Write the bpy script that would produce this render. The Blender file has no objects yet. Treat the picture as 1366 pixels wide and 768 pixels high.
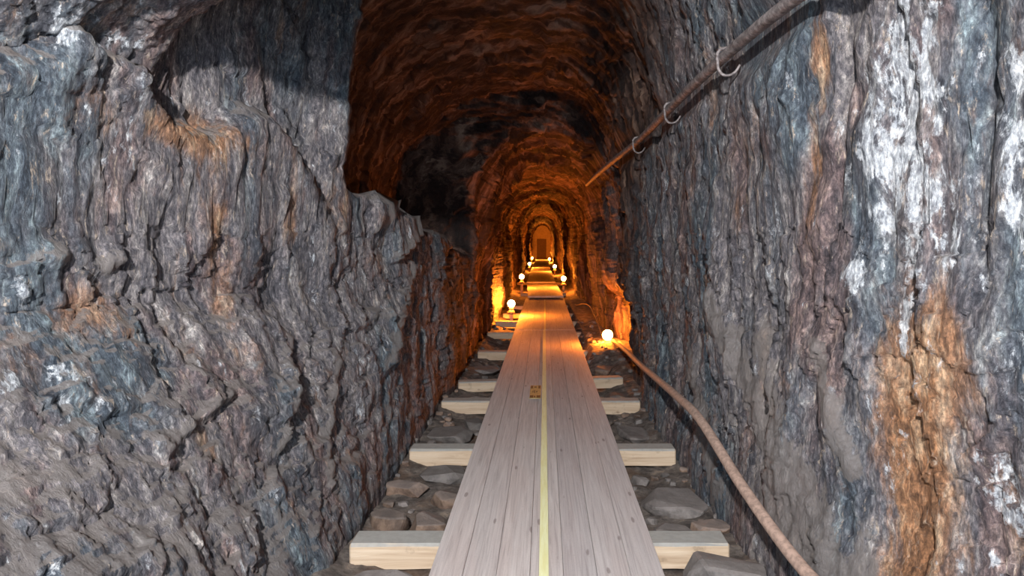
import bpy, bmesh, math, random
import numpy as np
from mathutils import Vector, Matrix

scene = bpy.context.scene
C = scene.collection
EYE = 1.45                     # eye height above the plank tops
# ------------------------------------------------------------------ camera
cam_d = bpy.data.cameras.new('camera')
cam_d.sensor_width = 36.0
cam_d.lens = 950.0 / 1366.0 * 36.0
cam_d.shift_x = -44.0 / 1366.0
cam_d.shift_y = -57.0 / 1366.0
cam_d.clip_start = 0.05
cam_d.clip_end = 200
cam = bpy.data.objects.new('camera', cam_d)
cam.location = (0, 0, EYE)
cam.rotation_euler = (math.radians(90), 0, 0)
C.objects.link(cam)
scene.camera = cam
# ------------------------------------------------------------------ world (cool daylight that reaches in from the mouth)
w = bpy.data.worlds.new('world')
scene.world = w
w.use_nodes = True
w.node_tree.nodes['Background'].inputs[0].default_value = (0.58, 0.78, 1.0, 1)
w.node_tree.nodes['Background'].inputs[1].default_value = 4.2
# ------------------------------------------------------------------ flash held above the camera
fl = bpy.data.lights.new('camera_flash', 'SPOT')
fl.energy = 2300
fl.color = (1.0, 0.97, 0.96)
fl.shadow_soft_size = 0.09
fl.spot_size = math.radians(125)
fl.spot_blend = 0.75
flo = bpy.data.objects.new('camera_flash', fl)
flo.location = (-.60, -1.9, EYE + 1.75)
flo.rotation_euler = (math.radians(90 - 18), 0, math.radians(-5))
C.objects.link(flo)
# ------------------------------------------------------------------ exposure
vs = scene.view_settings
vs.view_transform = 'Standard'
vs.look = 'None'
vs.exposure = 0.0
vs.gamma = 1.0
vs.use_curve_mapping = False
scene.cycles.use_denoising = True
scene.cycles.max_bounces = 5
scene.cycles.diffuse_bounces = 3
scene.cycles.sample_clamp_indirect = 4.0

LAMP_COL = (1.0, 0.235, 0.018)
LAMP_GAIN = 7.0

# ================================================================== numeric noise
_rng = np.random.RandomState(7)
_perm = np.concatenate([_rng.permutation(256)] * 3)
_grad = _rng.normal(size=(256, 3)); _grad /= np.linalg.norm(_grad, axis=1)[:, None]

def perlin(x, y, z):
    xi = np.floor(x).astype(int); yi = np.floor(y).astype(int); zi = np.floor(z).astype(int)
    xf, yf, zf = x - xi, y - yi, z - zi
    u, v, t = [a * a * a * (a * (a * 6 - 15) + 10) for a in (xf, yf, zf)]
    r = 0
    for dx in (0, 1):
        wx = u if dx else 1 - u
        for dy in (0, 1):
            wy = v if dy else 1 - v
            h2 = _perm[(_perm[(xi + dx) & 255] + yi + dy) & 255]
            for dz in (0, 1):
                g = _grad[_perm[(h2 + zi + dz) & 255]]
                r = r + wx * wy * (t if dz else 1 - t) * (g[..., 0] * (xf - dx) + g[..., 1] * (yf - dy) + g[..., 2] * (zf - dz))
    return r * 1.5

def fbm(x, y, z, octs=4, gain=.5, ridged=False):
    a, s, r = 1.0, 1.0, 0
    for i in range(octs):
        n = perlin(x * s + 17.3 * i, y * s - 9.1 * i, z * s + 3.7 * i)
        if ridged: n = 1 - 2 * np.abs(n)
        r = r + a * n; a *= gain; s *= 2.03
    return r

def worley(a, b, seed):
    """cells of a 2D plane: F1, F2, cell id and offset from the cell point"""
    ai, bi = np.floor(a).astype(int), np.floor(b).astype(int)
    f1 = np.full(a.shape, 9.0); f2 = f1.copy(); cid = np.zeros(a.shape, int); oa = np.zeros(a.shape); ob = np.zeros(a.shape)
    for da in (-1, 0, 1):
        for db in (-1, 0, 1):
            h = ((ai + da + 4096) * 73856093) ^ ((bi + db + 4096) * 19349663) ^ (seed * 83492791)
            h = (h ^ (h >> 13)) * 1274126177 & 0x7fffffff
            h = (h ^ (h >> 16))
            pa, pb = ai + da + (h & 1023) / 1023.0, bi + db + ((h >> 10) & 1023) / 1023.0
            h = (h >> 5) & 4095
            d = np.hypot(a - pa, b - pb)
            near = d < f1
            f2 = np.where(near, f1, np.minimum(f2, d))
            cid = np.where(near, h, cid); oa = np.where(near, a - pa, oa); ob = np.where(near, b - pb, ob)
            f1 = np.where(near, d, f1)
    return f1, f2, cid, oa, ob

def sstep(e0, e1, x):
    t = np.clip((x - e0) / (e1 - e0), 0, 1)
    return t * t * (3 - 2 * t)

def seg_dist(py, pz, a, b):
    """distance to the segment a-b in the (depth, height) plane of a wall, and which side"""
    ay, az = a; by, bz = b
    dy, dz = by - ay, bz - az
    t = np.clip(((py - ay) * dy + (pz - az) * dz) / (dy * dy + dz * dz), 0, 1)
    qy, qz = py - (ay + t * dy), pz - (az + t * dz)
    side = np.sign(dy * (pz - az) - dz * (py - ay))
    return np.hypot(qy, qz), side, t

# ================================================================== node helpers
def mat(name):
    m = bpy.data.materials.new(name); m.use_nodes = True
    nt = m.node_tree; nt.nodes.clear()
    out = nt.nodes.new('ShaderNodeOutputMaterial'); b = nt.nodes.new('ShaderNodeBsdfPrincipled')
    nt.links.new(b.outputs[0], out.inputs[0])
    return m, nt, b

def nd(nt, typ, **kw):
    n = nt.nodes.new(typ)
    for k, v in kw.items(): setattr(n, k, v)
    return n

def put(nt, v, sock):
    if isinstance(v, bpy.types.NodeSocket): nt.links.new(v, sock)
    elif isinstance(v, tuple) and len(v) == 3 and sock.type == 'RGBA': sock.default_value = (*v, 1)
    else: sock.default_value = v

def noise(nt, vec, scale, detail=6, rough=.55, dist=0.0):
    n = nd(nt, 'ShaderNodeTexNoise'); put(nt, vec, n.inputs['Vector'])
    n.inputs['Scale'].default_value = scale; n.inputs['Detail'].default_value = detail
    n.inputs['Roughness'].default_value = rough; n.inputs['Distortion'].default_value = dist
    return n.outputs['Fac']

def mapping(nt, vec, scale=(1, 1, 1), rot=(0, 0, 0), loc=(0, 0, 0)):
    n = nd(nt, 'ShaderNodeMapping'); put(nt, vec, n.inputs[0])
    n.inputs['Scale'].default_value = scale; n.inputs['Rotation'].default_value = rot; n.inputs['Location'].default_value = loc
    return n.outputs[0]

def mathn(nt, op, a, b=0.0, clamp=False):
    n = nd(nt, 'ShaderNodeMath', operation=op, use_clamp=clamp)
    put(nt, a, n.inputs[0]); put(nt, b, n.inputs[1])
    return n.outputs[0]

def rng(nt, v, a, b, c=0.0, d=1.0):
    n = nd(nt, 'ShaderNodeMapRange', interpolation_type='SMOOTHSTEP')
    put(nt, v, n.inputs[0])
    for i, q in enumerate((a, b, c, d)): put(nt, q, n.inputs[i + 1])
    return n.outputs[0]

def mix(nt, f, a, b, blend='MIX'):
    n = nd(nt, 'ShaderNodeMix', data_type='RGBA', blend_type=blend)
    put(nt, f, n.inputs[0]); put(nt, a, n.inputs[6]); put(nt, b, n.inputs[7])
    return n.outputs[2]

def ramp(nt, f, stops):
    n = nd(nt, 'ShaderNodeValToRGB'); put(nt, f, n.inputs[0])
    e = n.color_ramp.elements
    while len(e) < len(stops): e.new(.5)
    for el, (p, c) in zip(e, stops): el.position = p; el.color = (*c, 1)
    return n.outputs[0]

def bump(nt, h, strength, dist, normal=None):
    n = nd(nt, 'ShaderNodeBump'); put(nt, h, n.inputs['Height'])
    n.inputs['Strength'].default_value = strength; n.inputs['Distance'].default_value = dist
    if normal is not None: nt.links.new(normal, n.inputs['Normal'])
    return n.outputs[0]

def position(nt): return nd(nt, 'ShaderNodeNewGeometry').outputs['Position']
def objcoord(nt): return nd(nt, 'ShaderNodeTexCoord').outputs['Object']
def normal_z(nt):
    s = nd(nt, 'ShaderNodeSeparateXYZ'); nt.links.new(nd(nt, 'ShaderNodeNewGeometry').outputs['Normal'], s.inputs[0])
    return s.outputs[2]

# ================================================================== materials
def rock_material():
    m, nt, b = mat('cleaved_rock')
    p = position(nt)
    stretch = mapping(nt, p, (1.0, 1.0, .30), (math.radians(6), 0, 0))
    fol = mapping(nt, p, (.45, 1.6, .28), (math.radians(9), math.radians(5), 0))
    at = nd(nt, 'ShaderNodeAttribute', attribute_name='stain')
    sp = nd(nt, 'ShaderNodeSeparateColor'); nt.links.new(at.outputs['Color'], sp.inputs[0])
    white, rust, dust = sp.outputs
    deep = nd(nt, 'ShaderNodeAttribute', attribute_name='brown_shade').outputs['Fac']
    n1 = noise(nt, fol, 13.0, 12, .80, .2)
    base = ramp(nt, n1, [(.34, (.026, .028, .036)), (.43, (.080, .076, .086)), (.50, (.150, .138, .146)), (.57, (.235, .215, .210)), (.66, (.50, .475, .45))])
    # blue green and purple casts in large patches
    n2 = noise(nt, stretch, 1.7, 5, .6, .5)
    base = mix(nt, rng(nt, n2, .46, .60, 0, .9), base, mix(nt, 1.0, base, (.52, .74, .86), 'MULTIPLY'))
    n3 = noise(nt, mapping(nt, stretch, (1, 1, 1), (0, 0, 0), (7, 3, 1)), 2.6, 6, .65, .4)
    base = mix(nt, rng(nt, n3, .49, .60, 0, .85), base, mix(nt, 1.0, base, (.98, .74, .68), 'MULTIPLY'))
    # tan and ochre patches
    n4 = noise(nt, mapping(nt, stretch, (1, 1, 1), (0, 0, 0), (2, 9, 5)), 4.2, 7, .7, .5)
    tanm = rng(nt, mathn(nt, 'ADD', n4, mathn(nt, 'MULTIPLY', rust, .30)), .56, .72)
    ochre = ramp(nt, noise(nt, stretch, 13, 6, .7), [(.35, (.13, .062, .03)), (.5, (.30, .15, .075)), (.66, (.48, .34, .22))])
    base = mix(nt, mathn(nt, 'MULTIPLY', tanm, mathn(nt, 'ADD', .58, mathn(nt, 'MULTIPLY', rust, .42)), True), base, ochre)
    fk = noise(nt, mapping(nt, p, (1, 1.5, .4), (0, 0, 0), (3, 3, 3)), 24, 8, .75, .2)
    base = mix(nt, rng(nt, fk, .57, .66, 0, .75), base, (.44, .36, .285))
    # pale mineral crust
    n5 = noise(nt, mapping(nt, p, (1, 1.3, .55), (0, 0, 0), (4, 1, 8)), 8, 9, .74, .3)
    wm = rng(nt, mathn(nt, 'ADD', n5, mathn(nt, 'MULTIPLY', white, .20)), .60, .68)
    base = mix(nt, mathn(nt, 'MULTIPLY', wm, .85), base, (.54, .57, .60))
    # dark cracks and wet streaks
    n6 = noise(nt, mapping(nt, p, (.5, 2.6, .22), (math.radians(4), 0, 0), (1, 5, 2)), 9, 7, .7, .3)
    base = mix(nt, rng(nt, n6, .40, .32, 0, .8), base, (.018, .018, .024))
    spk = noise(nt, mapping(nt, p, (1, 1.4, .5)), 48, 6, .75)
    base = mix(nt, 1.0, base, ramp(nt, spk, [(.36, (.40, .40, .43)), (.5, (.95, .95, .95)), (.63, (1.9, 1.85, 1.78))]), 'MULTIPLY')
    # settled dust on upward faces and in the smeared mud patches
    n7 = noise(nt, mapping(nt, p, (1, 1.2, .6)), 8, 9, .72)
    dm = mathn(nt, 'ADD', rng(nt, normal_z(nt), .38, .78, 0, .7), dust)
    dm = rng(nt, mathn(nt, 'ADD', dm, mathn(nt, 'MULTIPLY', mathn(nt, 'SUBTRACT', n7, .5), 3.0)), .40, .62, 0, .8)
    dcol = mix(nt, noise(nt, p, 40, 4), (.15, .13, .12), (.235, .21, .195))
    base = mix(nt, dm, base, dcol)
    # the deeper drift is brown rock, its colour darkened to imitate shade beyond the flash
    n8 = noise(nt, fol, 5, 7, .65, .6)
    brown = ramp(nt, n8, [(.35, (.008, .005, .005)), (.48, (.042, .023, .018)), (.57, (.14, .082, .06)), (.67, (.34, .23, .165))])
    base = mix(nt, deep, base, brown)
    nt.links.new(base, b.inputs['Base Color'])
    b.inputs['Roughness'].default_value = .74
    b.inputs['Specular IOR Level'].default_value = .35
    h1 = noise(nt, mapping(nt, p, (.8, 1.6, .55)), 26, 10, .75, .15)
    vo = nd(nt, 'ShaderNodeTexVoronoi', feature='F1'); put(nt, mapping(nt, p, (20, 34, 11)), vo.inputs['Vector']); vo.inputs['Scale'].default_value = 1.0
    nb = bump(nt, vo.outputs['Color'], .35, .012)
    nb = bump(nt, h1, .85, .028, nb)
    nt.links.new(nb, b.inputs['Normal'])
    return m

def ground_material():
    m, nt, b = mat('mine_dirt')
    p = position(nt)
    n = noise(nt, p, 9, 8, .7)
    c = ramp(nt, n, [(.32, (.03, .024, .022)), (.46, (.11, .09, .078)), (.58, (.22, .185, .16)), (.70, (.42, .33, .25))])
    n2 = noise(nt, p, 2.2, 5, .6)
    c = mix(nt, rng(nt, n2, .5, .66, 0, .6), c, mix(nt, n, (.05, .028, .02), (.26, .15, .085)))
    nt.links.new(c, b.inputs['Base Color']); b.inputs['Roughness'].default_value = .9
    nb = bump(nt, noise(nt, p, 30, 8, .75), .9, .03)
    nt.links.new(nb, b.inputs['Normal'])
    return m

def stone_material(name, lo, hi):
    m, nt, b = mat(name)
    p = objcoord(nt)
    r = nd(nt, 'ShaderNodeObjectInfo').outputs['Random']
    off = nd(nt, 'ShaderNodeVectorMath', operation='ADD'); nt.links.new(p, off.inputs[0]); nt.links.new(r, off.inputs[1])
    n = noise(nt, off.outputs[0], 12, 7, .65)
    c = mix(nt, rng(nt, n, .35, .65), lo, hi)
    c = mix(nt, rng(nt, normal_z(nt), .3, .8, 0, .55), c, (.20, .18, .17))
    c = mix(nt, 1.0, c, ramp(nt, r, [(0, (.7, .68, .66)), (1, (1.15, 1.1, 1.08))]), 'MULTIPLY')
    nt.links.new(c, b.inputs['Base Color']); b.inputs['Roughness'].default_value = .82
    nt.links.new(bump(nt, noise(nt, off.outputs[0], 35, 6, .7), .6, .012), b.inputs['Normal'])
    return m

def plank_material():
    m, nt, b = mat('weathered_plank')
    p = objcoord(nt)
    r = nd(nt, 'ShaderNodeObjectInfo').outputs['Random']
    cx = nd(nt, 'ShaderNodeCombineXYZ')
    nt.links.new(mathn(nt, 'MULTIPLY', r, 37.0), cx.inputs[0]); nt.links.new(mathn(nt, 'MULTIPLY', r, 91.0), cx.inputs[1])
    off = nd(nt, 'ShaderNodeVectorMath', operation='ADD'); nt.links.new(p, off.inputs[0]); nt.links.new(cx.outputs[0], off.inputs[1])
    v = off.outputs[0]
    # knots bend the grain
    vor = nd(nt, 'ShaderNodeTexVoronoi'); put(nt, mapping(nt, v, (9.5, 2.3, 1)), vor.inputs['Vector']); vor.inputs['Scale'].default_value = 1.0
    kd = vor.outputs['Distance']
    g = noise(nt, mapping(nt, v, (55, 1.3, 20)), 1.0, 6, .65, 1.2)
    c = ramp(nt, g, [(.28, (.37, .33, .32)), (.47, (.52, .475, .46)), (.66, (.62, .575, .555))])
    n2 = noise(nt, mapping(nt, v, (6, .7, 3)), 1.0, 5, .6)
    c = mix(nt, rng(nt, n2, .42, .66, 0, .5), c, mix(nt, 1.0, c, (.95, .88, .86), 'MULTIPLY'))
    knot = rng(nt, mathn(nt, 'ADD', kd, mathn(nt, 'MULTIPLY', noise(nt, mapping(nt, v, (30, 9, 9)), 1, 3), .12)), .175, .125)
    c = mix(nt, mathn(nt, 'MULTIPLY', knot, .6), c, (.17, .125, .115))
    c = mix(nt, 1.0, c, ramp(nt, r, [(0, (.86, .86, .87)), (1, (1.04, 1.02, 1.0))]), 'MULTIPLY')
    n3 = noise(nt, p, 120, 3, .6)
    c = mix(nt, rng(nt, n3, .56, .7, 0, .25), c, (.2, .18, .175))
    nt.links.new(c, b.inputs['Base Color']); b.inputs['Roughness'].default_value = .72
    nt.links.new(bump(nt, g, .35, .004), b.inputs['Normal'])
    return m

def timber_material():
    m, nt, b = mat('sawn_timber')
    p = objcoord(nt)
    r = nd(nt, 'ShaderNodeObjectInfo').outputs['Random']
    off = nd(nt, 'ShaderNodeVectorMath', operation='ADD'); nt.links.new(p, off.inputs[0]); nt.links.new(mathn(nt, 'MULTIPLY', r, 50.0), off.inputs[1])
    v = off.outputs[0]
    g = noise(nt, mapping(nt, v, (1.6, 40, 30)), 1.0, 6, .65, .8)
    c = ramp(nt, g, [(.3, (.38, .27, .175)), (.5, (.52, .395, .275)), (.7, (.60, .48, .35))])
    dirt = noise(nt, v, 7, 6, .7)
    c = mix(nt, rng(nt, dirt, .56, .72, 0, .7), c, (.20, .15, .10))
    vor = nd(nt, 'ShaderNodeTexVoronoi'); put(nt, mapping(nt, v, (5, 9, 9)), vor.inputs['Vector']); vor.inputs['Scale'].default_value = 1.0
    c = mix(nt, rng(nt, vor.outputs['Distance'], .17, .10, 0, .65), c, (.13, .07, .035))
    d = rng(nt, mathn(nt, 'ADD', normal_z(nt), mathn(nt, 'MULTIPLY', mathn(nt, 'SUBTRACT', dirt, .5), .5)), .45, .8)
    c = mix(nt, d, c, mix(nt, noise(nt, v, 30, 4), (.25, .245, .225), (.40, .39, .36)))
    nt.links.new(c, b.inputs['Base Color']); b.inputs['Roughness'].default_value = .82
    nt.links.new(bump(nt, g, .5, .006), b.inputs['Normal'])
    return m

def plain(name, col, rough=.6, metal=0.0, var=.25, scale=30):
    m, nt, b = mat(name)
    p = objcoord(nt)
    n = noise(nt, p, scale, 6, .65)
    lo = tuple(x * (1 - var) for x in col); hi = tuple(min(1, x * (1 + var)) for x in col)
    nt.links.new(mix(nt, rng(nt, n, .35, .65), lo, hi), b.inputs['Base Color'])
    b.inputs['Roughness'].default_value = rough; b.inputs['Metallic'].default_value = metal
    nt.links.new(bump(nt, n, .3, .004), b.inputs['Normal'])
    return m

def rusty_iron():
    m, nt, b = mat('rusted_iron')
    p = objcoord(nt)
    n = noise(nt, p, 22, 8, .72)
    c = ramp(nt, n, [(.34, (.06, .052, .052)), (.48, (.17, .145, .14)), (.60, (.32, .28, .27)), (.72, (.48, .44, .42))])
    nt.links.new(c, b.inputs['Base Color']); b.inputs['Roughness'].default_value = .65; b.inputs['Metallic'].default_value = .15
    nt.links.new(bump(nt, n, .7, .008), b.inputs['Normal'])
    return m

def line_material():
    m, nt, b = mat('yellow_line_paint')
    p = objcoord(nt)
    n = noise(nt, mapping(nt, p, (60, 4, 1)), 1, 6, .7)
    c = mix(nt, rng(nt, n, .3, .7), (.80, .78, .38), (.90, .92, .58))
    nt.links.new(c, b.inputs['Base Color']); b.inputs['Roughness'].default_value = .5
    return m

def bulb_material():
    m, nt, b = mat('lit_bulb_glass')
    b.inputs['Base Color'].default_value = (.9, .8, .6, 1)
    b.inputs['Emission Color'].default_value = (*LAMP_COL, 1)
    b.inputs['Emission Strength'].default_value = 1.0
    return m

ROCK = rock_material(); DIRT = ground_material()
STONE_G = stone_material('grey_stone', (.10, .092, .088), (.21, .195, .185))
STONE_B = stone_material('brown_stone', (.085, .055, .04), (.24, .17, .125))
PLANK = plank_material(); TIMBER = timber_material(); IRON = rusty_iron()
HOSE = plain('dusty_brown_sheath', (.34, .235, .185), .7, 0, .25, 40)
CORD = plain('dusty_cord', (.20, .15, .12), .7, 0, .2, 40)
YELLOW = line_material()
BAKELITE = plain('dark_lamp_holder', (.10, .075, .06), .5)
CERAMIC = plain('pale_socket', (.45, .38, .32), .5)
PLASTER = plain('plastered_end_wall', (.52, .40, .28), .85, 0, .12, 6)
DOORW = plain('dark_door_wood', (.115, .06, .035), .6, 0, .25, 12)
STICK = plain('worn_yellow_sticker', (.52, .37, .16), .6, 0, .25, 60)
STICKD = plain('brown_sticker_print', (.10, .06, .025), .6, 0, .3, 60)

# ================================================================== object helpers
def tag(o, label=None, cat=None, group=None, kind=None):
    if label: o['label'] = label
    if cat: o['category'] = cat
    if group: o['group'] = group
    if kind: o['kind'] = kind
    return o

def link(name, me, m=None, parent=None):
    o = bpy.data.objects.new(name, me); C.objects.link(o)
    if m is not None and me is not None and not me.materials: me.materials.append(m)
    if parent is not None: o.parent = parent
    return o

def empty(name, loc, rz=0):
    o = bpy.data.objects.new(name, None); C.objects.link(o)
    o.location = loc; o.rotation_euler = (0, 0, rz); o.empty_display_size = .1
    return o

def from_bm(name, bm, smooth=False):
    me = bpy.data.meshes.new(name); bm.normal_update(); bm.to_mesh(me); bm.free()
    if smooth:
        me.polygons.foreach_set('use_smooth', np.ones(len(me.polygons), bool))
    return me

def grid_mesh(name, P, attrs=None, flip=False):
    """P: (rows, cols, 3) lattice -> mesh, attrs: {name: (rows,cols,4) or (rows,cols)}"""
    R, Cc = P.shape[:2]
    me = bpy.data.meshes.new(name)
    idx = np.arange(R * Cc).reshape(R, Cc)
    q = np.stack([idx[:-1, :-1], idx[:-1, 1:], idx[1:, 1:], idx[1:, :-1]], -1).reshape(-1, 4)
    if flip: q = q[:, ::-1]
    n = len(q)
    me.vertices.add(R * Cc); me.vertices.foreach_set('co', P.reshape(-1).astype(np.float32))
    me.loops.add(n * 4); me.loops.foreach_set('vertex_index', np.ascontiguousarray(q).reshape(-1).astype(np.int32))
    me.polygons.add(n); me.polygons.foreach_set('loop_start', np.arange(0, n * 4, 4, dtype=np.int32))
    me.polygons.foreach_set('use_smooth', np.ones(n, bool))
    me.update(calc_edges=True)
    for k, a in (attrs or {}).items():
        if a.ndim == 3:
            at = me.attributes.new(k, 'FLOAT_COLOR', 'POINT'); at.data.foreach_set('color', a.reshape(-1).astype(np.float32))
        else:
            at = me.attributes.new(k, 'FLOAT', 'POINT'); at.data.foreach_set('value', a.reshape(-1).astype(np.float32))
    return me

def box_bm(bm, x0, x1, y0, y1, z0, z1):
    vs_ = [bm.verts.new(p) for p in ((x0, y0, z0), (x1, y0, z0), (x1, y1, z0), (x0, y1, z0), (x0, y0, z1), (x1, y0, z1), (x1, y1, z1), (x0, y1, z1))]
    return [bm.faces.new([vs_[i] for i in f]) for f in ((3, 2, 1, 0), (4, 5, 6, 7), (0, 1, 5, 4), (1, 2, 6, 5), (2, 3, 7, 6), (3, 0, 4, 7))]

def spline(pts, per=10):
    """Catmull-Rom through the points"""
    P = [Vector(p) for p in pts]; P = [P[0] * 2 - P[1]] + P + [P[-1] * 2 - P[-2]]
    out = []
    for i in range(1, len(P) - 2):
        a, b, c, d = P[i - 1:i + 3]
        for k in range(per):
            t = k / per
            out.append(.5 * (2 * b + (c - a) * t + (2 * a - 5 * b + 4 * c - d) * t * t + (3 * b - a - 3 * c + d) * t ** 3))
    out.append(P[-2])
    return out

def tube_mesh(name, pts, radius, sides=10):
    bm = bmesh.new(); rings = []
    n = len(pts); up = Vector((0, 0, 1))
    rad = radius if callable(radius) else (lambda t: radius)
    for i, p in enumerate(pts):
        t = (pts[min(i + 1, n - 1)] - pts[max(i - 1, 0)]).normalized()
        a = t.cross(up)
        if a.length < 1e-3: a = t.cross(Vector((1, 0, 0)))
        a.normalize(); b = t.cross(a); r = rad(i / (n - 1))
        rings.append([bm.verts.new(p + a * r * math.cos(2 * math.pi * k / sides) + b * r * math.sin(2 * math.pi * k / sides)) for k in range(sides)])
    for i in range(n - 1):
        for k in range(sides):
            bm.faces.new((rings[i][k], rings[i + 1][k], rings[i + 1][(k + 1) % sides], rings[i][(k + 1) % sides]))
    bm.faces.new(rings[0]); bm.faces.new(rings[-1][::-1])
    bmesh.ops.recalc_face_normals(bm, faces=bm.faces)
    return from_bm(name, bm, True)

def lathe_mesh(name, prof, seg=24):
    bm = bmesh.new(); rings = []
    for r, z in prof:
        if r < 1e-6: rings.append([bm.verts.new((0, 0, z))])
        else: rings.append([bm.verts.new((r * math.cos(2 * math.pi * k / seg), r * math.sin(2 * math.pi * k / seg), z)) for k in range(seg)])
    for a, b in zip(rings, rings[1:]):
        for k in range(seg):
            k2 = (k + 1) % seg
            f = [a[k % len(a)], a[k2 % len(a)], b[k2 % len(b)], b[k % len(b)]]
            u = []
            for v in f:
                if v not in u: u.append(v)
            if len(u) > 2: bm.faces.new(u)
    bmesh.ops.recalc_face_normals(bm, faces=bm.faces)
    return from_bm(name, bm, True)

# ================================================================== tunnel shape
def itp(x, pts):
    return np.interp(x, [p[0] for p in pts], [p[1] for p in pts])

def centre(Y): return -0.30 * sstep(14, 66, Y)
def rise(Y):  return .13 * sstep(15, 20, Y) + .09 * sstep(20, 27, Y)        # the floor climbs a little past the step

LX = [(-3, 2.7), (0, 2.6), (1.5, 2.35), (2.4, 1.98), (3.2, 1.73), (4, 1.47), (4.6, 1.30), (5.5, 1.17), (6.5, 1.10), (8, 1.07), (10, 1.08), (11.8, 1.06), (12.7, .98), (13.3, 1.12), (14.5, 1.16), (16, 1.08), (20, 1.08), (40, 1.05), (70, .98)]
RX = [(-3, 2.1), (0, 1.95), (1.5, 1.72), (2.2, 1.50), (2.6, 1.33), (3.0, 1.18), (3.6, 1.09), (4.4, 1.05), (6, 1.03), (7.4, 1.03), (8.3, 1.05), (8.55, 1.08), (9.0, 1.16), (9.9, 1.20), (10.6, 1.18), (11.4, 1.12), (13, 1.05), (16, 1.08), (19, 1.02), (22, .92), (25, .98), (40, .98), (70, .98)]
APEX = [(-3, 3.7), (4, 3.65), (5, 3.9), (6.5, 3.8), (8.4, 3.55), (9.25, 3.45), (9.7, 3.0), (12, 2.88), (18, 2.88), (30, 2.95), (70, 3.2)]

def left_x(Y, z):
    w0 = itp(Y, LX)
    t = np.clip((z + .1) / 1.3, 0, 1)                       # rubble slope at the foot of the flared wall
    w = 1.03 + (w0 - 1.03) * (.05 + .95 * t ** 1.15)
    # above the ledge the wall steps back
    ledge = 2.02 + .12 * np.sin(Y * 2.3 + .6) + .10 * np.sin(Y * 5.1) - .22 * sstep(3.9, 4.7, Y)
    ledge = ledge + .10 * perlin(Y * 3.3, 0 * z + 1.7, 0 * z) + .05 * perlin(Y * 9.1, 0 * z, 0 * z)
    up = sstep(-.04, .07, z - ledge) * (1 - sstep(4.35, 4.62, Y)) * sstep(-1, 1, Y)
    w = w + .15 * up
    # hollow behind the upright slab, over the low shoulder
    sh = 1.86 - .12 * (Y - 4.7)
    hol = sstep(4.62, 4.80, Y) * (1 - sstep(9.25, 9.7, Y)) * sstep(-.06, .22, z - sh)
    w = w - .13 * sstep(9.3, 9.7, Y) * (1 - sstep(10.4, 12.2, Y)) * sstep(.8, 1.5, z)
    return w + .95 * hol

def right_x(Y, z):
    w = itp(Y, RX)
    # the niche behind the buttress is deepest low down by the lamp
    k = sstep(8.45, 8.8, Y) * (1 - sstep(10.8, 11.6, Y))
    w = w + k * (.08 - .24 * sstep(.65, 1.05, z))
    w = w - .15 * sstep(7.0, 8.1, Y) * (1 - sstep(8.45, 8.8, Y)) * sstep(.5, 1.1, z)
    w = w - .06 * (1 - sstep(-.1, .5, z)) * (1 - sstep(6.5, 8, Y))
    return w

NL, NA, NR = 215, 300, 215
ys = [-3.0]
while ys[-1] < .8: ys.append(ys[-1] + .07)
while ys[-1] < 12: ys.append(ys[-1] * 1.0062 if not 9.15 < ys[-1] < 9.75 else ys[-1] + .016)
while ys[-1] < 67.6: ys.append(ys[-1] * 1.0085)
ys.append(68.0)
ys = np.array(ys); NROW = len(ys)
ZS = 1.55; ZB = -.42
u = np.linspace(0, 1, NL)
th = np.linspace(math.pi, 0, NA + 2)[1:-1]
Y = ys[:, None]
brow = (sstep(1.9, 2.4, ys) * (1 - sstep(3.2, 3.5, ys)))[:, None]  # unseen roof lip, added to block the flash from the upper hollow
apex = itp(ys, APEX)[:, None] - brow * (.98 - .85 * sstep(-.022, .024, np.cos(th)))[None, :]; rz_ = rise(ys)[:, None]
npow = itp(ys, [(-3, 4.0), (3.5, 4.0), (5, 3.0), (9, 2.5), (12, 2.25), (70, 2.1)])[:, None]
zl = (ZB + (ZS - ZB) * u)[None, :] + 0 * Y
xl = -left_x(Y + 0 * zl, zl)
cz = np.abs(np.cos(th))[None, :] ** (2 / npow); sz = np.sin(th)[None, :] ** (2 / npow)
za = ZS + (apex - ZS) * sz
Ya = Y + 0 * za
xa = np.where(np.cos(th)[None, :] < 0, -left_x(Ya, za), right_x(Ya, za)) * cz
zr = zl[:, ::-1]
xr = right_x(Y + 0 * zr, zr)
X = np.concatenate([xl, xa, xr], 1) + centre(ys)[:, None]
Z = np.concatenate([zl, za, zr], 1) + rz_
YY = Y + 0 * X
B = np.stack([X, YY, Z], -1)
# inward normal
du = np.gradient(B, axis=1); dv = np.gradient(B, axis=0)
N = np.cross(du, dv); N /= np.linalg.norm(N, axis=-1)[..., None] + 1e-9
mid = np.array([0, 0, 1.3])
s = np.sign(((mid - B) * np.array([1, 0, 1]) * N).sum(-1)); s[s == 0] = 1
N *= s[..., None]
arc = np.cumsum(np.concatenate([np.zeros((NROW, 1)), np.linalg.norm(np.diff(B, axis=1), axis=-1)], 1), 1)

isL = np.zeros(X.shape); isL[:, :NL + NA // 2] = 1
isR = 1 - isL
Zf = Z - rz_
# ------- displacement
wx = fbm(X * 1.3, YY * 1.3, Z * 1.3, 3)
wy = fbm(X * 2.1 + 5, YY * 2.1, Z * 1.1, 3)
D = .07 * fbm(X * .8, YY * .8, Z * .7, 3)
fol = YY + .10 * Zf * isL - .08 * Zf * isR + .05 * wx
# cleavage sheets: steps across the foliation, long in height
rub = isL * (1 - sstep(.55, 1.35, Zf)) * (1 - sstep(4.6, 6, YY))      # tumbled, dusty foot of the left wall
ln = 1 - .75 * rub
D += ln * .040 * fbm(X * .8, fol * 3.6, Z * .55, 3, .5)
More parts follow.
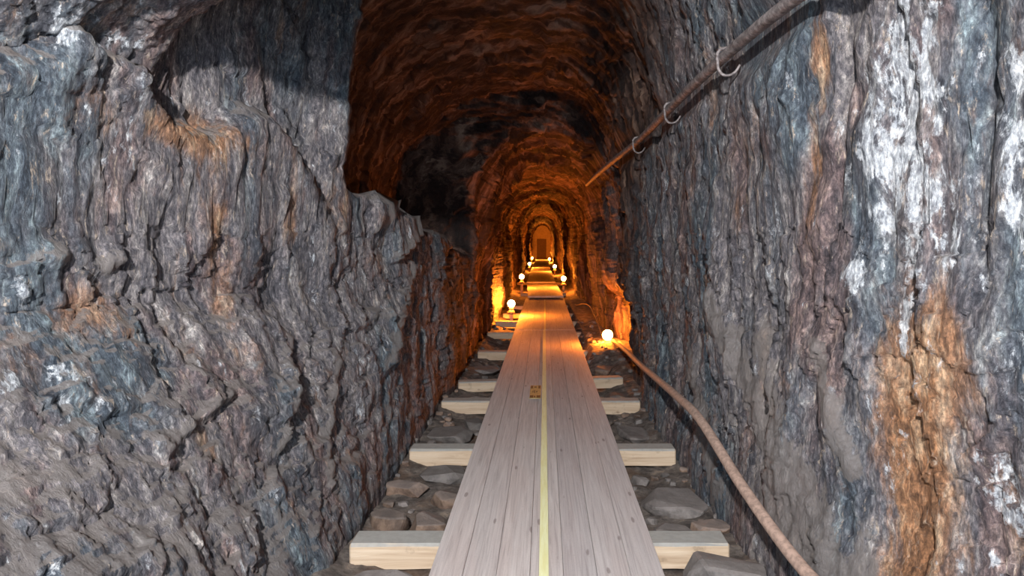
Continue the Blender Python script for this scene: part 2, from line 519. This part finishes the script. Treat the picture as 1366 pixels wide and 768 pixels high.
# broken blocks and slabs at three sizes: flat tilted faces with sharp edges
def facets(fa, fb, seed, off, tilt, joint, jw):
    f1, f2, cid, oa, ob = worley(fol * fa + .18 * wy, arc * fb + .35 * wx, seed)
    d = off * (_rng.rand(4096)[cid] - .5) + tilt * ((_rng.rand(4096)[cid] - .5) * oa + (_rng.rand(4096)[cid] - .5) * ob)
    return d - joint * (1 - sstep(0, jw, f2 - f1))
D += ln * facets(2.0, .85, 3, .060, .10, .0, .05)
D += ln * facets(5.5, 1.7, 9, .036, .07, .008, .06)
D += ln * facets(14.0, 3.8, 21, .020, .045, .005, .08)
D += facets(30.0, 10.0, 33, .011, .022, .0, .08)
D += isL * (1 + .5 * rub) * facets(4.2, 4.4, 41, .030, .07, .006, .05)
D += (1 + .7 * rub) * facets(9.0, 9.0, 57, .016, .035, .003, .06)
D += rub * (.03 * fbm(X * 3.1, YY * 3.1, Z * 3.1, 3, .5) + facets(19, 19, 61, .013, .028, 0, .05))
D += .008 * fbm(X * 11, fol * 18, Z * 6, 3, .6, True)
D *= 1 - .38 * isL * (1 - sstep(5.5, 8, YY)) - .22 * isR * (1 - sstep(6, 8, YY))
# rings of harder bands in the deep drift
deepm = sstep(8.5, 11, YY)
ring = fbm(X * .35 + 9, YY * 1.05 + .12 * Zf, Z * .35, 3, .6)
D += deepm * (.26 * ring + .03 * fbm(X * .8, YY * 4, Z * .8, 2))
# the crooked left shoulder stays clear of the gangway
foot = 1 - sstep(-.2, .35, Zf)
D *= 1 - .55 * foot

# ------- single features (depth, height) on the walls
def ridge(sel, a, b, wdt, amp, dust=0.0):
    d, side, t = seg_dist(YY, Zf, a, b)
    k = np.exp(-(d / wdt) ** 2) * sel
    return amp * k, dust * np.exp(-(d / (wdt * .9)) ** 2) * sel

dustA = np.zeros(X.shape)
jag = .6 + .9 * fbm(X * 6, YY * 7, Z * 6, 3)
LEFT_RIDGES = [((2.4, 1.43), (2.95, 1.38), .06, .05, .7), ((2.55, 1.62), (3.3, 1.58), .025, .03, .3), ((5.15, .95), (4.7, .98), .05, .05, .8), ((3.9, 1.75), (4.6, 1.55), .03, .04, .4)]
for a, b, wd, am, du_ in LEFT_RIDGES:
    dd, ds = ridge(isL, a, b, wd, am, du_); D += dd * np.clip(jag, .1, 1.6); dustA = np.maximum(dustA, ds * np.clip(jag * 1.2, 0, 1))
def slab_edge(a, b, reach, amp, rim, dust):
    """a proud slab that ends in a sharp edge along a-b, dust caught on the rim"""
    d, side, t = seg_dist(YY, Zf, a, b)
    sd = d * side + .02 * (jag - .6)
    win = sstep(0, .12, t) * (1 - sstep(.88, 1, t))
    k = sstep(-.012, .012, sd) * np.exp(-(np.clip(sd, 0, 9) / reach) ** 2) * win * isL
    r = np.exp(-((sd - rim * .6) / rim) ** 2) * win * isL
    return amp * k, dust * r
for a, b, rc, am, rm, du_ in [((5.0, 1.50), (5.95, 1.95), .30, .06, .05, .9), ((5.3, 1.30), (6.4, 1.62), .30, .06, .07, .9), ((4.95, .5), (5.95, 1.32), .25, .07, .09, .8),
                              ((3.42, .40), (3.98, .98), .35, .075, .028, 1.0), ((3.72, .12), (4.35, .80), .25, .05, .045, .9), ((2.7, .62), (3.3, .75), .2, .05, .03, .5)]:
    dd, ds = slab_edge(a, b, rc, am, rm, du_); D += dd; dustA = np.maximum(dustA, ds)
# mud smeared slabs low on the right wall
for a, b, wd, am, du_ in [((4.3, 1.15), (3.3, .35), .13, .02, 1.0), ((3.6, .95), (2.95, .15), .14, .02, .9), ((3.05, 1.02), (2.85, .55), .07, .03, 1.0), ((5.2, .7), (4.2, .05), .12, .02, .8), ((3.3, .35), (2.7, .0), .2, .0, .8)]:
    dd, ds = ridge(isR, a, b, wd, am, du_); D += dd; dustA = np.maximum(dustA, ds)
# the long open crack down the right wall
crk = 2.99 - .16 * (Zf - 1.2) * .5 + .05 * perlin(Zf * 2.2, 0 * Zf + 3.3, 0 * Zf) + .015 * perlin(Zf * 9, 0 * Zf, 0 * Zf)
kc = np.exp(-((YY - crk) / .021) ** 2) * isR * sstep(1.15, 1.3, Zf) * (1 - sstep(2.15, 2.3, Zf))
D -= .13 * kc
D += .035 * sstep(0, .02, crk - YY) * (1 - sstep(.02, .5, crk - YY)) * isR * sstep(1.1, 1.3, Zf) * (1 - sstep(2.2, 2.4, Zf))
crk2 = 2.36 + .04 * perlin(Zf * 2.6, 0 * Zf + 8.3, 0 * Zf)
D -= .05 * np.exp(-((YY - crk2) / .035) ** 2) * isR * sstep(1.2, 1.4, Zf) * (1 - sstep(2.3, 2.6, Zf))
P = B + N * D[..., None]
# the rock keeps clear of the pipe and the hose that run along it
PIPE = [(1.30, 1.3, EYE + .93), (1.19, 2.2, EYE + 1.0), (1.07, 3.1, EYE + 1.06), (.96, 4.6, EYE + 1.035), (.905, 6.8, EYE + 1.01), (.80, 8.6, EYE + 1.0), (.715, 10.1, EYE + .98), (.66, 11.2, EYE + .96)]
HOSE_PTS = [(1.13, 1.7, .27), (1.07, 2.2, .22), (1.00, 2.7, .20), (.93, 3.3, .31), (.885, 4.05, .455), (.875, 4.7, .45), (.885, 5.6, .395), (.91, 6.8, .31), (.95, 8.2, .22), (.965, 9.6, .13), (.955, 10.05, .10)]
for path, gap, hw in ((PIPE, .085, .16), (HOSE_PTS, .040, .07)):
    px_ = np.interp(YY, [q[1] for q in path], [q[0] for q in path]); pz_ = np.interp(YY, [q[1] for q in path], [q[2] for q in path])
    need = px_ + gap - .55 * np.clip(np.abs(P[..., 2] - pz_) - hw * .5, 0, 9)
    inside = (isR > 0) & (YY > path[0][1]) & (YY < path[-1][1]) & (P[..., 0] > .55)
    P[..., 0] = np.where(inside, np.maximum(P[..., 0], need), P[..., 0])
P[..., 1] = np.where(YY > 66.5, YY, P[..., 1])

# ------- colour stains (mineral crust, rust, dust)
def blob(sel, cy, cz_, ry, rzz):
    q = ((YY - cy) / ry) ** 2 + ((Zf - cz_) / rzz) ** 2
    return np.exp(-q) * sel
bl = .35 * fbm(X * 3, YY * 5, Z * 2.0, 3)
white = np.clip(.9 * (blob(isR, 2.74, 1.72, .12, .26) + blob(isR, 2.55, 1.62, .11, .30) + blob(isR, 2.83, 1.32, .07, .14) + blob(isR, 2.62, 1.22, .05, .16) + blob(isR, 2.62, 2.2, .16, .3) + .75 * blob(isR, 2.15, 1.9, .16, .6) + .6 * blob(isR, 2.2, .8, .18, .5))
                + .5 * (blob(isL, 2.9, 2.3, .3, .12) + blob(isL, 2.5, 1.0, .25, .2) + .6 * blob(isL, 4.6, .9, .3, .4)) + bl * .5, 0, 1)
rust = np.clip(blob(isR, 2.58, .78, .13, .42) * 1.15 + blob(isR, 2.62, .25, .12, .5) + .6 * blob(isR, 2.45, 1.1, .1, .2) + .8 * blob(isR, 3.12, 1.75, .07, .35) + .7 * blob(isR, 3.05, 2.25, .06, .15) + .4 * blob(isR, 2.36, 1.9, .06, .4)
               + .7 * blob(isL, 3.4, 1.98, .5, .10) + .55 * blob(isL, 3.5, 1.5, .10, .45) + .5 * blob(isL, 2.9, 1.15, .2, .2) + .4 * blob(isL, 4.3, 1.6, .4, .2) + bl * .4, 0, 1)
dustA = np.clip(dustA + .28 * isL * (1 - sstep(.15, .85, Zf)) * (1 - sstep(5, 7, YY)) + .25 * isR * (1 - sstep(.1, .9, Zf)) * (1 - sstep(6, 8, YY)) * sstep(2.7, 3.1, YY), 0, 1)
dustA *= 1 - sstep(7.5, 9.5, YY) * .8
# brown rock and painted shade, beginning nearer high up and behind the slab
shade_mask = np.clip(sstep(6.6, 8.8, YY + .25 * wx + np.clip(Zf - 1.7, 0, 2) * 1.6 + isL * .3) + sstep(4.55, 4.8, YY) * isL * sstep(1.85, 2.1, Zf), 0, 1)
shade_mask *= 1 - .85 * np.clip(blob(isR, 9.7, .35, .7, .6) + .8 * blob(isL, 14.9, .6, .9, .8) + .8 * blob(isR, 22.5, .9, 1.5, .9) + .6 * blob(isR, 10.2, 1.7, .8, .9), 0, 1)  # paler colour painted by the lamps, imitating their pools of light
stain = np.stack([white, rust, dustA, np.ones_like(white)], -1)

def shell(name, c0, c1):
    me = grid_mesh(name, P[:, c0:c1], {'stain': stain[:, c0:c1], 'brown_shade': shade_mask[:, c0:c1]})
    return tag(link(name, me, ROCK), kind='structure')

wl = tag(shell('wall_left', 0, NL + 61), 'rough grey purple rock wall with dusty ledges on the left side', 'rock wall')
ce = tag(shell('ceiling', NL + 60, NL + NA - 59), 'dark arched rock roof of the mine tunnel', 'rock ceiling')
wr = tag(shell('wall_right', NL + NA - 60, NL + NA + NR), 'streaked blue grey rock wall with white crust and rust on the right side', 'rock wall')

# ------- ground
gx = np.linspace(-2.6, 2.4, 150)
gy = ys[::2]
GX, GY = np.meshgrid(gx, gy)
def ground_z(x, y):
    x = np.asarray(x, float); y = np.asarray(y, float)
    z = -.205 + rise(y) + .045 * fbm(x * 1.6, y * 1.6, 0 * x + 2.2, 3)
    xc = x - centre(y)
    z = z + .10 * sstep(.62, 1.1, np.abs(xc)) * (1 - .6 * np.exp(-((y - 4.4) / .7) ** 2))
    z = np.maximum(z, -.20 + rise(y) + .165 * sstep(.52, .66, xc) * sstep(8.95, 9.5, y) * (1 - sstep(18, 20, y)) + .02 * fbm(x * 3, y * 3, 0 * x, 2))
    z = z + .10 * np.exp(-(((xc - 1.0) / .34) ** 2 + ((y - 10.2) / 1.1) ** 2))      # earth heaped round the lamp
    return z
GZ = ground_z(GX, GY) + .018 * fbm(GX * 9, GY * 9, 0 * GX, 3) * (GY < 14) + .02 * np.clip(fbm(GX * 5, GY * 5, 0 * GX + 7, 2), 0, 1)
gm = grid_mesh('floor', np.stack([GX, GY, GZ], -1))
fo = tag(link('floor', gm, DIRT), 'dark gravelly earth floor under the boardwalk', 'floor', kind='structure')

# ------- plastered end wall with its door
bm = bmesh.new()
YE = 67.3; cE = float(centre(YE)); rE = float(rise(YE))
prof = [(-1.35, -.4), (-1.35, 1.5)] + [(1.35 * math.cos(a), 1.5 + 2.1 * math.sin(a)) for a in np.linspace(math.pi, 0, 25)[1:-1]] + [(1.35, 1.5), (1.35, -.4)]
fr = [bm.verts.new((x + cE, YE, z + rE)) for x, z in prof]; bk = [bm.verts.new((x + cE, YE + .25, z + rE)) for x, z in prof]
bm.faces.new(fr); bm.faces.new(bk[::-1])
for i in range(len(fr)): bm.faces.new((fr[i], bk[i], bk[(i + 1) % len(fr)], fr[(i + 1) % len(fr)]))
bmesh.ops.recalc_face_normals(bm, faces=bm.faces)
wb = tag(link('wall_back', from_bm('wall_back', bm), PLASTER), 'pale plastered wall closing the far end of the tunnel', 'wall', kind='structure')
dr = tag(empty('door_1', (cE - .02, YE - .02, rE + .0)), 'small dark wooden door in the far end wall', 'door', kind='structure')
bm = bmesh.new(); box_bm(bm, -.36, .36, -.05, .02, -.08, 1.74); link('door_leaf', from_bm('door_leaf', bm), DOORW, dr)
for q in (-1, 1):
    bm = bmesh.new(); box_bm(bm, q * .40 - .04, q * .40 + .04, -.08, .02, -.08, 1.82); link('door_jamb', from_bm('door_jamb', bm), DOORW, dr)
bm = bmesh.new(); box_bm(bm, -.36, .36, -.08, .02, 1.74, 1.82); link('door_lintel', from_bm('door_lintel', bm), DOORW, dr)

# ================================================================== boardwalk
R_ = random.Random(4)
def plank_mesh(name, x0, x1, y0, y1, zt, thick=.05):
    bm = bmesh.new(); box_bm(bm, x0, x1, y0, y1, zt - thick, zt)
    bmesh.ops.bevel(bm, geom=[e for e in bm.edges if abs(e.verts[0].co.y - e.verts[1].co.y) > .5], offset=.0018, segments=1, affect='EDGES')
    return from_bm(name, bm)

def boardwalk(name, label, y0, y1, xa_, xb_, za_, zb_, width=1.04, n=7):
    """planks laid lengthwise from (xa, y0, za) to (xb, y1, zb)"""
    rt = tag(empty(name, (xa_, y0, za_)), label, 'boardwalk', 'boardwalk sections')
    L = math.sqrt((y1 - y0) ** 2 + (xb_ - xa_) ** 2 + (zb_ - za_) ** 2)
    rt.rotation_euler = (math.asin((zb_ - za_) / L), 0, -math.atan2(xb_ - xa_, y1 - y0))
    pw = width / n
    for i in range(n):
        x0 = -width / 2 + i * pw
        me = plank_mesh('plank', x0 + .0008, x0 + pw - .0008, R_.uniform(0, .012), L - R_.uniform(0, .012), R_.uniform(-.002, .001))
        link('plank', me, PLANK, rt)
    return rt, L

bw1, L1 = boardwalk('boardwalk', 'long grey plank boardwalk with yellow centre line in the front of the tunnel', -1.6, 12.2, .012, 0.0, 0, 0)
bw2, L2 = boardwalk('boardwalk', 'orange lit plank boardwalk just before the raised step', 12.21, 19.33, 0.0, -.005, 0, 0)
bw3, L3 = boardwalk('boardwalk', 'raised plank boardwalk with pale front edge in the middle of the tunnel', 19.35, 24.1, 0.02, -.12, .075, .175, .97, 6)
bw4, L4 = boardwalk('boardwalk', 'distant narrow boardwalk between the two middle lamps', 24.13, 37.2, -.13, -.22, .21, .215, .98, 6)
bw5, L5 = boardwalk('boardwalk', 'farthest boardwalk leading to the door in the end wall', 37.23, 66.0, -.22, -.30, .255, .26, .98, 6)
def line_strip(rt, x0, y0, y1, wd):
    bm = bmesh.new(); n = 30; pr = None
    for i in range(n + 1):
        y = y0 + (y1 - y0) * i / n
        j = R_.uniform(-.0012, .0012)
        a = [bm.verts.new((x0 - wd / 2 + j, y, .0022)), bm.verts.new((x0 - wd / 2 + j, y, .0052)), bm.verts.new((x0 + wd / 2 + j, y, .0052)), bm.verts.new((x0 + wd / 2 + j, y, .0022))]
        if pr:
            for k in range(4): bm.faces.new((pr[k], pr[(k + 1) % 4], a[(k + 1) % 4], a[k]))
        else: bm.faces.new(a)
        pr = a
    bm.faces.new(pr[::-1]); bmesh.ops.recalc_face_normals(bm, faces=bm.faces)
    return link('yellow_line', from_bm('yellow_line', bm), YELLOW, rt)
tag(line_strip(bw1, -.012, 0.02, L1 - .02, .043), 'yellow green painted centre line')
tag(line_strip(bw2, 0.0, 0.02, L2 - .4, .036), 'yellow painted centre line')
# worn sticker beside the line
st = plank_mesh('worn_sticker', -.108, .0, 8.33, 8.95, .0045, .0035)
st_o = tag(link('worn_sticker', st, STICK, bw1), 'worn yellow sticker with brown corner marks beside the centre line')
st_o.location = (-.045, 0, 0)
for (x0, x1, y0, y1) in ((-.104, -.072, 8.36, 8.46), (-.066, -.052, 8.38, 8.44), (-.040, -.004, 8.36, 8.46), (-.104, -.080, 8.80, 8.92), (-.026, -.004, 8.80, 8.93), (-.068, -.044, 8.84, 8.88), (-.082, -.074, 8.60, 8.68), (-.066, -.056, 8.58, 8.70), (-.046, -.036, 8.60, 8.68)):
    bm = bmesh.new(); box_bm(bm, x0, x1, y0, y1, .0044, .0058); link('sticker_mark', from_bm('sticker_mark', bm), STICKD, st_o)

# ================================================================== cross timbers
def tie(label, yf, xl_, xr_, dep=.18, hgt=.125, rot=0, ztop=-.052, group='timbers under the boardwalk'):
    rg = random.Random(int(yf * 100))
    L = xr_ - xl_; bm = bmesh.new(); nx = 14
    rows = []
    for i in range(nx + 1):
        x = -L / 2 + L * i / nx
        j = [rg.uniform(-.003, .003) for _ in range(8)]
        c = .012
        pr = [(0, 0), (dep, 0), (dep, hgt - c), (dep - c, hgt), (c * 1.3, hgt), (0, hgt - c)]
        rows.append([bm.verts.new((x, py + j[k], pz - hgt + (j[k + 1] if pz < hgt - .001 else 0))) for k, (py, pz) in enumerate(pr)])
    for a, b in zip(rows, rows[1:]):
        for k in range(6): bm.faces.new((a[k], b[k], b[(k + 1) % 6], a[(k + 1) % 6]))
    bm.faces.new(rows[0]); bm.faces.new(rows[-1][::-1])
    bmesh.ops.bevel(bm, geom=[e for e in bm.edges if e.is_boundary or len(e.link_faces) == 2 and any(len(f.verts) == 6 for f in e.link_faces)], offset=.008, segments=1, affect='EDGES')
    bmesh.ops.recalc_face_normals(bm, faces=bm.faces)
    o = link('cross_timber', from_bm('cross_timber', bm), TIMBER)
    o.location = ((xl_ + xr_) / 2, yf, ztop); o.rotation_euler = (0, 0, math.radians(rot))
    return tag(o, label, 'timber', group)

TIES = [
 ('frontmost thick sawn cross timber, largest, jutting out on both sides of the boardwalk', 3.58, -.985, .93, .18, .125, 0),
 ('second cross timber from the front, with clean cut ends on both sides', 5.24, -1.0, .965, .17, .12, 0),
 ('third cross timber from the front, its left end touching the rock', 6.86, -1.0, .92, .17, .125, 0),
 ('fourth cross timber from the front, set slightly askew', 7.95, -.96, .90, .16, .115, 8.5),
 ('fifth cross timber, below the orange streak of the left wall', 10.05, -.95, .72, .17, .12, 0),
 ('sixth cross timber, dim orange, short end left of the boardwalk', 12.25, -1.0, .75, .16, .11, 0),
 ('seventh cross timber, just in front of the nearest left lamp', 14.0, -.98, .78, .16, .11, 0),
 ('eighth cross timber, beside the nearest left lamp', 15.6, -.92, .8, .16, .10, 0),
 ('ninth cross timber, in the shadow before the raised boardwalk', 17.6, -.95, .8, .16, .10, 0)]
for (lb, yf, a, b, dp, hg, rt_) in TIES: tie(lb, yf, a, b, dp, hg, rt_)
tie('cross timber under the raised boardwalk beside the second left lamp', 24.9, -.98, .55, .16, .10, 0, .155)
tie('cross timber under the front of the raised boardwalk', 20.9, -.72, .62, .16, .09, 0, .045)
tie('cross timber near the middle right lamp in the distance', 28.5, -.95, .5, .16, .10, 0, .155)

# ================================================================== loose stones
def stone_mesh(seed, sx, sy, sz):
    rg = random.Random(seed); bm = bmesh.new()
    for i in range(26):
        v = Vector((rg.gauss(0, 1), rg.gauss(0, 1), rg.gauss(0, 1))).normalized()
        v = Vector((math.copysign(abs(v.x) ** .7, v.x) * sx, math.copysign(abs(v.y) ** .7, v.y) * sy, math.copysign(abs(v.z) ** .55, v.z) * sz)) * rg.uniform(.8, 1.0)
        bm.verts.new(v)
    r = bmesh.ops.convex_hull(bm, input=bm.verts)
    bmesh.ops.delete(bm, geom=list({g for g in r['geom_interior'] + r['geom_unused'] if isinstance(g, bmesh.types.BMVert)}), context='VERTS')
    bmesh.ops.dissolve_limit(bm, angle_limit=math.radians(14), verts=bm.verts, edges=bm.edges)
    bmesh.ops.bevel(bm, geom=bm.edges[:], offset=min(sx, sy, sz) * .12, segments=1, affect='EDGES', clamp_overlap=True)
    return from_bm('stone', bm)

def stone(name, label, x, y, sx, sy, sz, seed, m, rz=0, group=None, lift=.35, tilt=0):
    o = link(name, stone_mesh(seed, sx, sy, sz), m)
    o.location = (x, y, float(ground_z(x, y)) + sz * lift); o.rotation_euler = (math.radians(tilt), 0, math.radians(rz))
    return tag(o, label, 'stone', group)

BIG = [
 ('flat_stone', 'flat pale grey stone lying in front of the frontmost timber, left of the boardwalk', -.80, 3.36, .22, .13, .06, 1, STONE_G, 10),
 ('flat_stone', 'pale slab of stone leaning on the right end of the frontmost timber', .86, 3.38, .22, .14, .10, 2, STONE_G, -25),
 ('round_stone', 'brown rounded stone close behind the frontmost timber, touching the boardwalk on the left', -.66, 4.02, .13, .12, .10, 3, STONE_B, 20),
 ('stone', 'broad grey brown stone behind the frontmost timber at the foot of the left wall', -.90, 4.10, .12, .14, .07, 4, STONE_B, 50),
 ('flat_stone', 'grey flat stone half under the second timber on the left', -.72, 5.02, .20, .16, .06, 5, STONE_G, 0),
 ('stone', 'dark brown block between the first two timbers against the left edge of the boardwalk', -.62, 4.55, .11, .14, .08, 6, STONE_B, 35),
 ('stone', 'dark jagged stone beneath the left end of the second timber', -.93, 4.72, .17, .10, .06, 7, STONE_B, -15),
 ('flat_stone', 'large smooth grey slab between the first two timbers on the right', .78, 4.42, .22, .24, .07, 8, STONE_G, 15),
 ('stone', 'dusty grey stone right behind the frontmost timber on the right', .70, 3.92, .13, .10, .06, 9, STONE_G, -10),
 ('stone', 'small pale pebble-like stone in the dark gap below the second timber on the right', .66, 4.92, .06, .09, .045, 10, STONE_G, 40),
 ('stone', 'dark clod of gravelly rock behind the right end of the frontmost timber', .92, 3.98, .13, .10, .05, 11, STONE_B, 5),
 ('flat_stone', 'broad grey slab behind the second timber on the right', .76, 6.05, .15, .28, .06, 12, STONE_G, 10),
 ('flat_stone', 'grey slab filling the gap behind the second timber on the left', -.80, 5.95, .20, .22, .06, 13, STONE_G, -12),
 ('stone', 'rough grey stone beside the boardwalk before the third timber on the left', -.64, 6.45, .10, .14, .06, 14, STONE_G, 25),
 ('stone', 'reddish stone behind the third timber on the right', .74, 7.5, .16, .16, .06, 15, STONE_B, 18),
 ('stone', 'stone slab before the fourth timber on the left', -.78, 7.45, .2, .15, .06, 16, STONE_B, -8),
 ('stone', 'grey stone between the fourth and fifth timbers on the left', -.75, 9.1, .2, .3, .06, 17, STONE_G, 12),
 ('stone', 'dull red stone at the foot of the earth heap under the nearest right lamp', .74, 9.0, .14, .2, .08, 18, STONE_B, -14),
]
taken = []
for a in BIG:
    stone(*a)
    taken.append((a[2], a[3], max(a[4], a[5])))
tie_spans = [(t[1] - .06 - .02 * t[6], t[1] + t[4] + .1 + .02 * t[6]) for t in TIES]
k = 0; tries = 0
while k < 190 and tries < 9000:
    tries += 1
    sd = R_.choice((-1, 1)); x = sd * R_.uniform(.56, 1.04); y = R_.uniform(3.0, 6.8) if R_.random() < .6 else R_.uniform(6.8, 9.8) if R_.random() < .8 else R_.uniform(9.8, 14)
    s_ = R_.uniform(.018, .05)
    if any(a - s_ < y < b + s_ for a, b in tie_spans): continue
    if any(math.hypot(x - p, y - q) < r + s_ * 1.35 for p, q, r in taken): continue
    taken.append((x, y, s_))
    sd_ = 'left' if x < 0 else 'right'
    nth = ['in front of the frontmost timber', 'between the frontmost and second timbers', 'between the second and third timbers', 'between the third and fourth timbers', 'between the fourth and fifth timbers', 'beyond the fifth timber']
    gap_ = nth[min(5, sum(1 for t in TIES if t[1] < y))]
    stone('small_stone', 'small loose stone in the rubble ' + sd_ + ' of the boardwalk ' + gap_, x, y, s_ * R_.uniform(.8, 1.3), s_ * R_.uniform(.8, 1.3), s_ * R_.uniform(.5, .9), 100 + k, R_.choice((STONE_G, STONE_B)), R_.uniform(0, 360), 'small loose stones in the rubble')
    k += 1

# ================================================================== lamps
bulb_prof = [(0, .078)] + [(.075 * math.sin(a), .003 + .075 * math.cos(a)) for a in np.linspace(.2, 2.55, 12)] + [(.032, -.075), (0, -.075)]
BULB_ME = lathe_mesh('bulb', bulb_prof, 24)
SOCK_ME = lathe_mesh('socket', [(0, -.062), (.040, -.062), (.044, -.075), (.044, -.125), (.036, -.135), (0, -.135)], 18)
BASE_ME = lathe_mesh('lamp_base', [(0, -.13), (.05, -.13), (.058, -.14), (.085, -.175), (.09, -.21), (0, -.21)], 18)
BULB_ME.materials.append(bulb_material()); SOCK_ME.materials.append(CERAMIC); BASE_ME.materials.append(BAKELITE)
STAKE_ME = None
def lamp(label, x, y, z, power, scale=1.0):
    rt = tag(empty('mine_lamp', (x, y, z - .21 * scale)), label, 'lamp', 'lit lamps along the boardwalk')
    bmat = bpy.data.materials['lit_bulb_glass'].copy()
    bmat.node_tree.nodes['Principled BSDF'].inputs['Emission Strength'].default_value = power
    me = BULB_ME.copy(); me.materials.clear(); me.materials.append(bmat)
    for nm, mm in (('bulb', me), ('socket', SOCK_ME), ('lamp_base', BASE_ME)):
        o = link(nm, mm, None, rt); o.location = (0, 0, .21 * scale); o.scale = (scale,) * 3
        if nm == 'bulb': tag(o, 'glowing yellow white bulb')
    gz = float(ground_z(x, y))
    if z - .21 * scale > gz - .02:
        bm = bmesh.new(); hh = z - .205 * scale - gz + .06
        box_bm(bm, -.035, .035, -.03, .03, -hh, .005)
        bmesh.ops.bevel(bm, geom=bm.edges[:], offset=.006, segments=1, affect='EDGES')
        link('stake', from_bm('stake', bm), TIMBER, rt)
    return rt
G = LAMP_GAIN
LAMPS = [
 ('nearest lit lamp, right of the boardwalk at the end of the brown hose', .905, 10.3, .15, 105),
 ('nearest lit lamp left of the boardwalk, beside the bright streaked wall', -.69, 14.6, .25, 190),
 ('second lit lamp left of the boardwalk, beside the raised section', -.72, 22.0, .48, 125),
 ('second lit lamp right of the boardwalk, in front of the glowing wall', .58, 22.2, .41, 125),
 ('third lit lamp right of the boardwalk, small in the distance', .46, 33.5, .45, 260),
 ('third lit lamp left of the boardwalk, just below the farthest left one', -.83, 38.0, .45, 300),
 ('farthest lit lamp on the left, close to the end wall', -1.07, 58, .41, 650),
 ('farthest lit lamp on the right, beside the door in the end wall', .36, 58, .31, 650)]
for lb, x, y, z, pw_ in LAMPS: lamp(lb, x, y, z, pw_ * G)

# ================================================================== pipe, hooks, hose, cords
PP = spline(PIPE, 10)
pipe = tag(link('iron_pipe', tube_mesh('iron_pipe', PP, .031, 14), IRON), 'rusty iron pipe running high along the right rock wall', 'pipe')

def on_pipe(y):
    for a, b in zip(PP, PP[1:]):
        if a.y <= y <= b.y: return a.lerp(b, (y - a.y) / (b.y - a.y))
def hook(label, y, sc):
    p = on_pipe(y)
    pts = []
    # over the pipe, down its near face, round and up again into an open curl
    prof = [(.044, .012), (.028, .038), (.002, .044), (-.027, .037), (-.0435, .008), (-.039, -.03), (-.034, -.07), (-.010, -.102), (.026, -.108), (.058, -.090), (.082, -.055)]
    sp_ = spline([(0, a, b) for a, b in prof], 5)
    T = Vector((-.10, 1, 0)).normalized()
    side = Vector((.93, -.36, 0)).normalized()
    ws = [p + side * (q.y * sc) + Vector((0, 0, 1)) * (q.z * sc) for q in sp_]
    o = link('iron_hook', tube_mesh('iron_hook', ws, lambda t:   .0105 * sc * (1 - .35 * t), 8), IRON)
    return tag(o, label, 'hook', 'hooks on the iron pipe')
hook('largest iron hook, hanging from the pipe nearest the top of the picture', 3.95, 1.0)
hook('middle one of the three iron hooks hanging from the pipe', 5.35, 1.0)
hook('smallest iron hook on the pipe, next to the orange lit rock', 6.95, 1.0)

tag(link('brown_hose', tube_mesh('brown_hose', spline(HOSE_PTS, 10), .0265, 14), HOSE), 'thick brown hose slung along the foot of the right wall to the lamp', 'hose')
def cord(label, pts, r=.008):
    return tag(link('lamp_cord', tube_mesh('lamp_cord', spline(pts, 6), r, 6), CORD), label, 'cord', 'thin cords between the lamps')
def gz_(x, y, dz=.015): return (x, y, float(ground_z(x, y)) + dz)
cord('thin cord slanting down from the nearest right lamp to the boardwalk', [(.79, 10.24, -.01), (.75, 9.95, -.02), (.66, 9.5, -.03), (.58, 9.3, -.03)])
cord('thin cord looping from the nearest right lamp towards the next one', [(.87, 10.46, .02), (.86, 12.0, .22), (.84, 13.5, .30), (.80, 15.2, .20), gz_(.74, 17), gz_(.72, 20), gz_(.70, 26)])
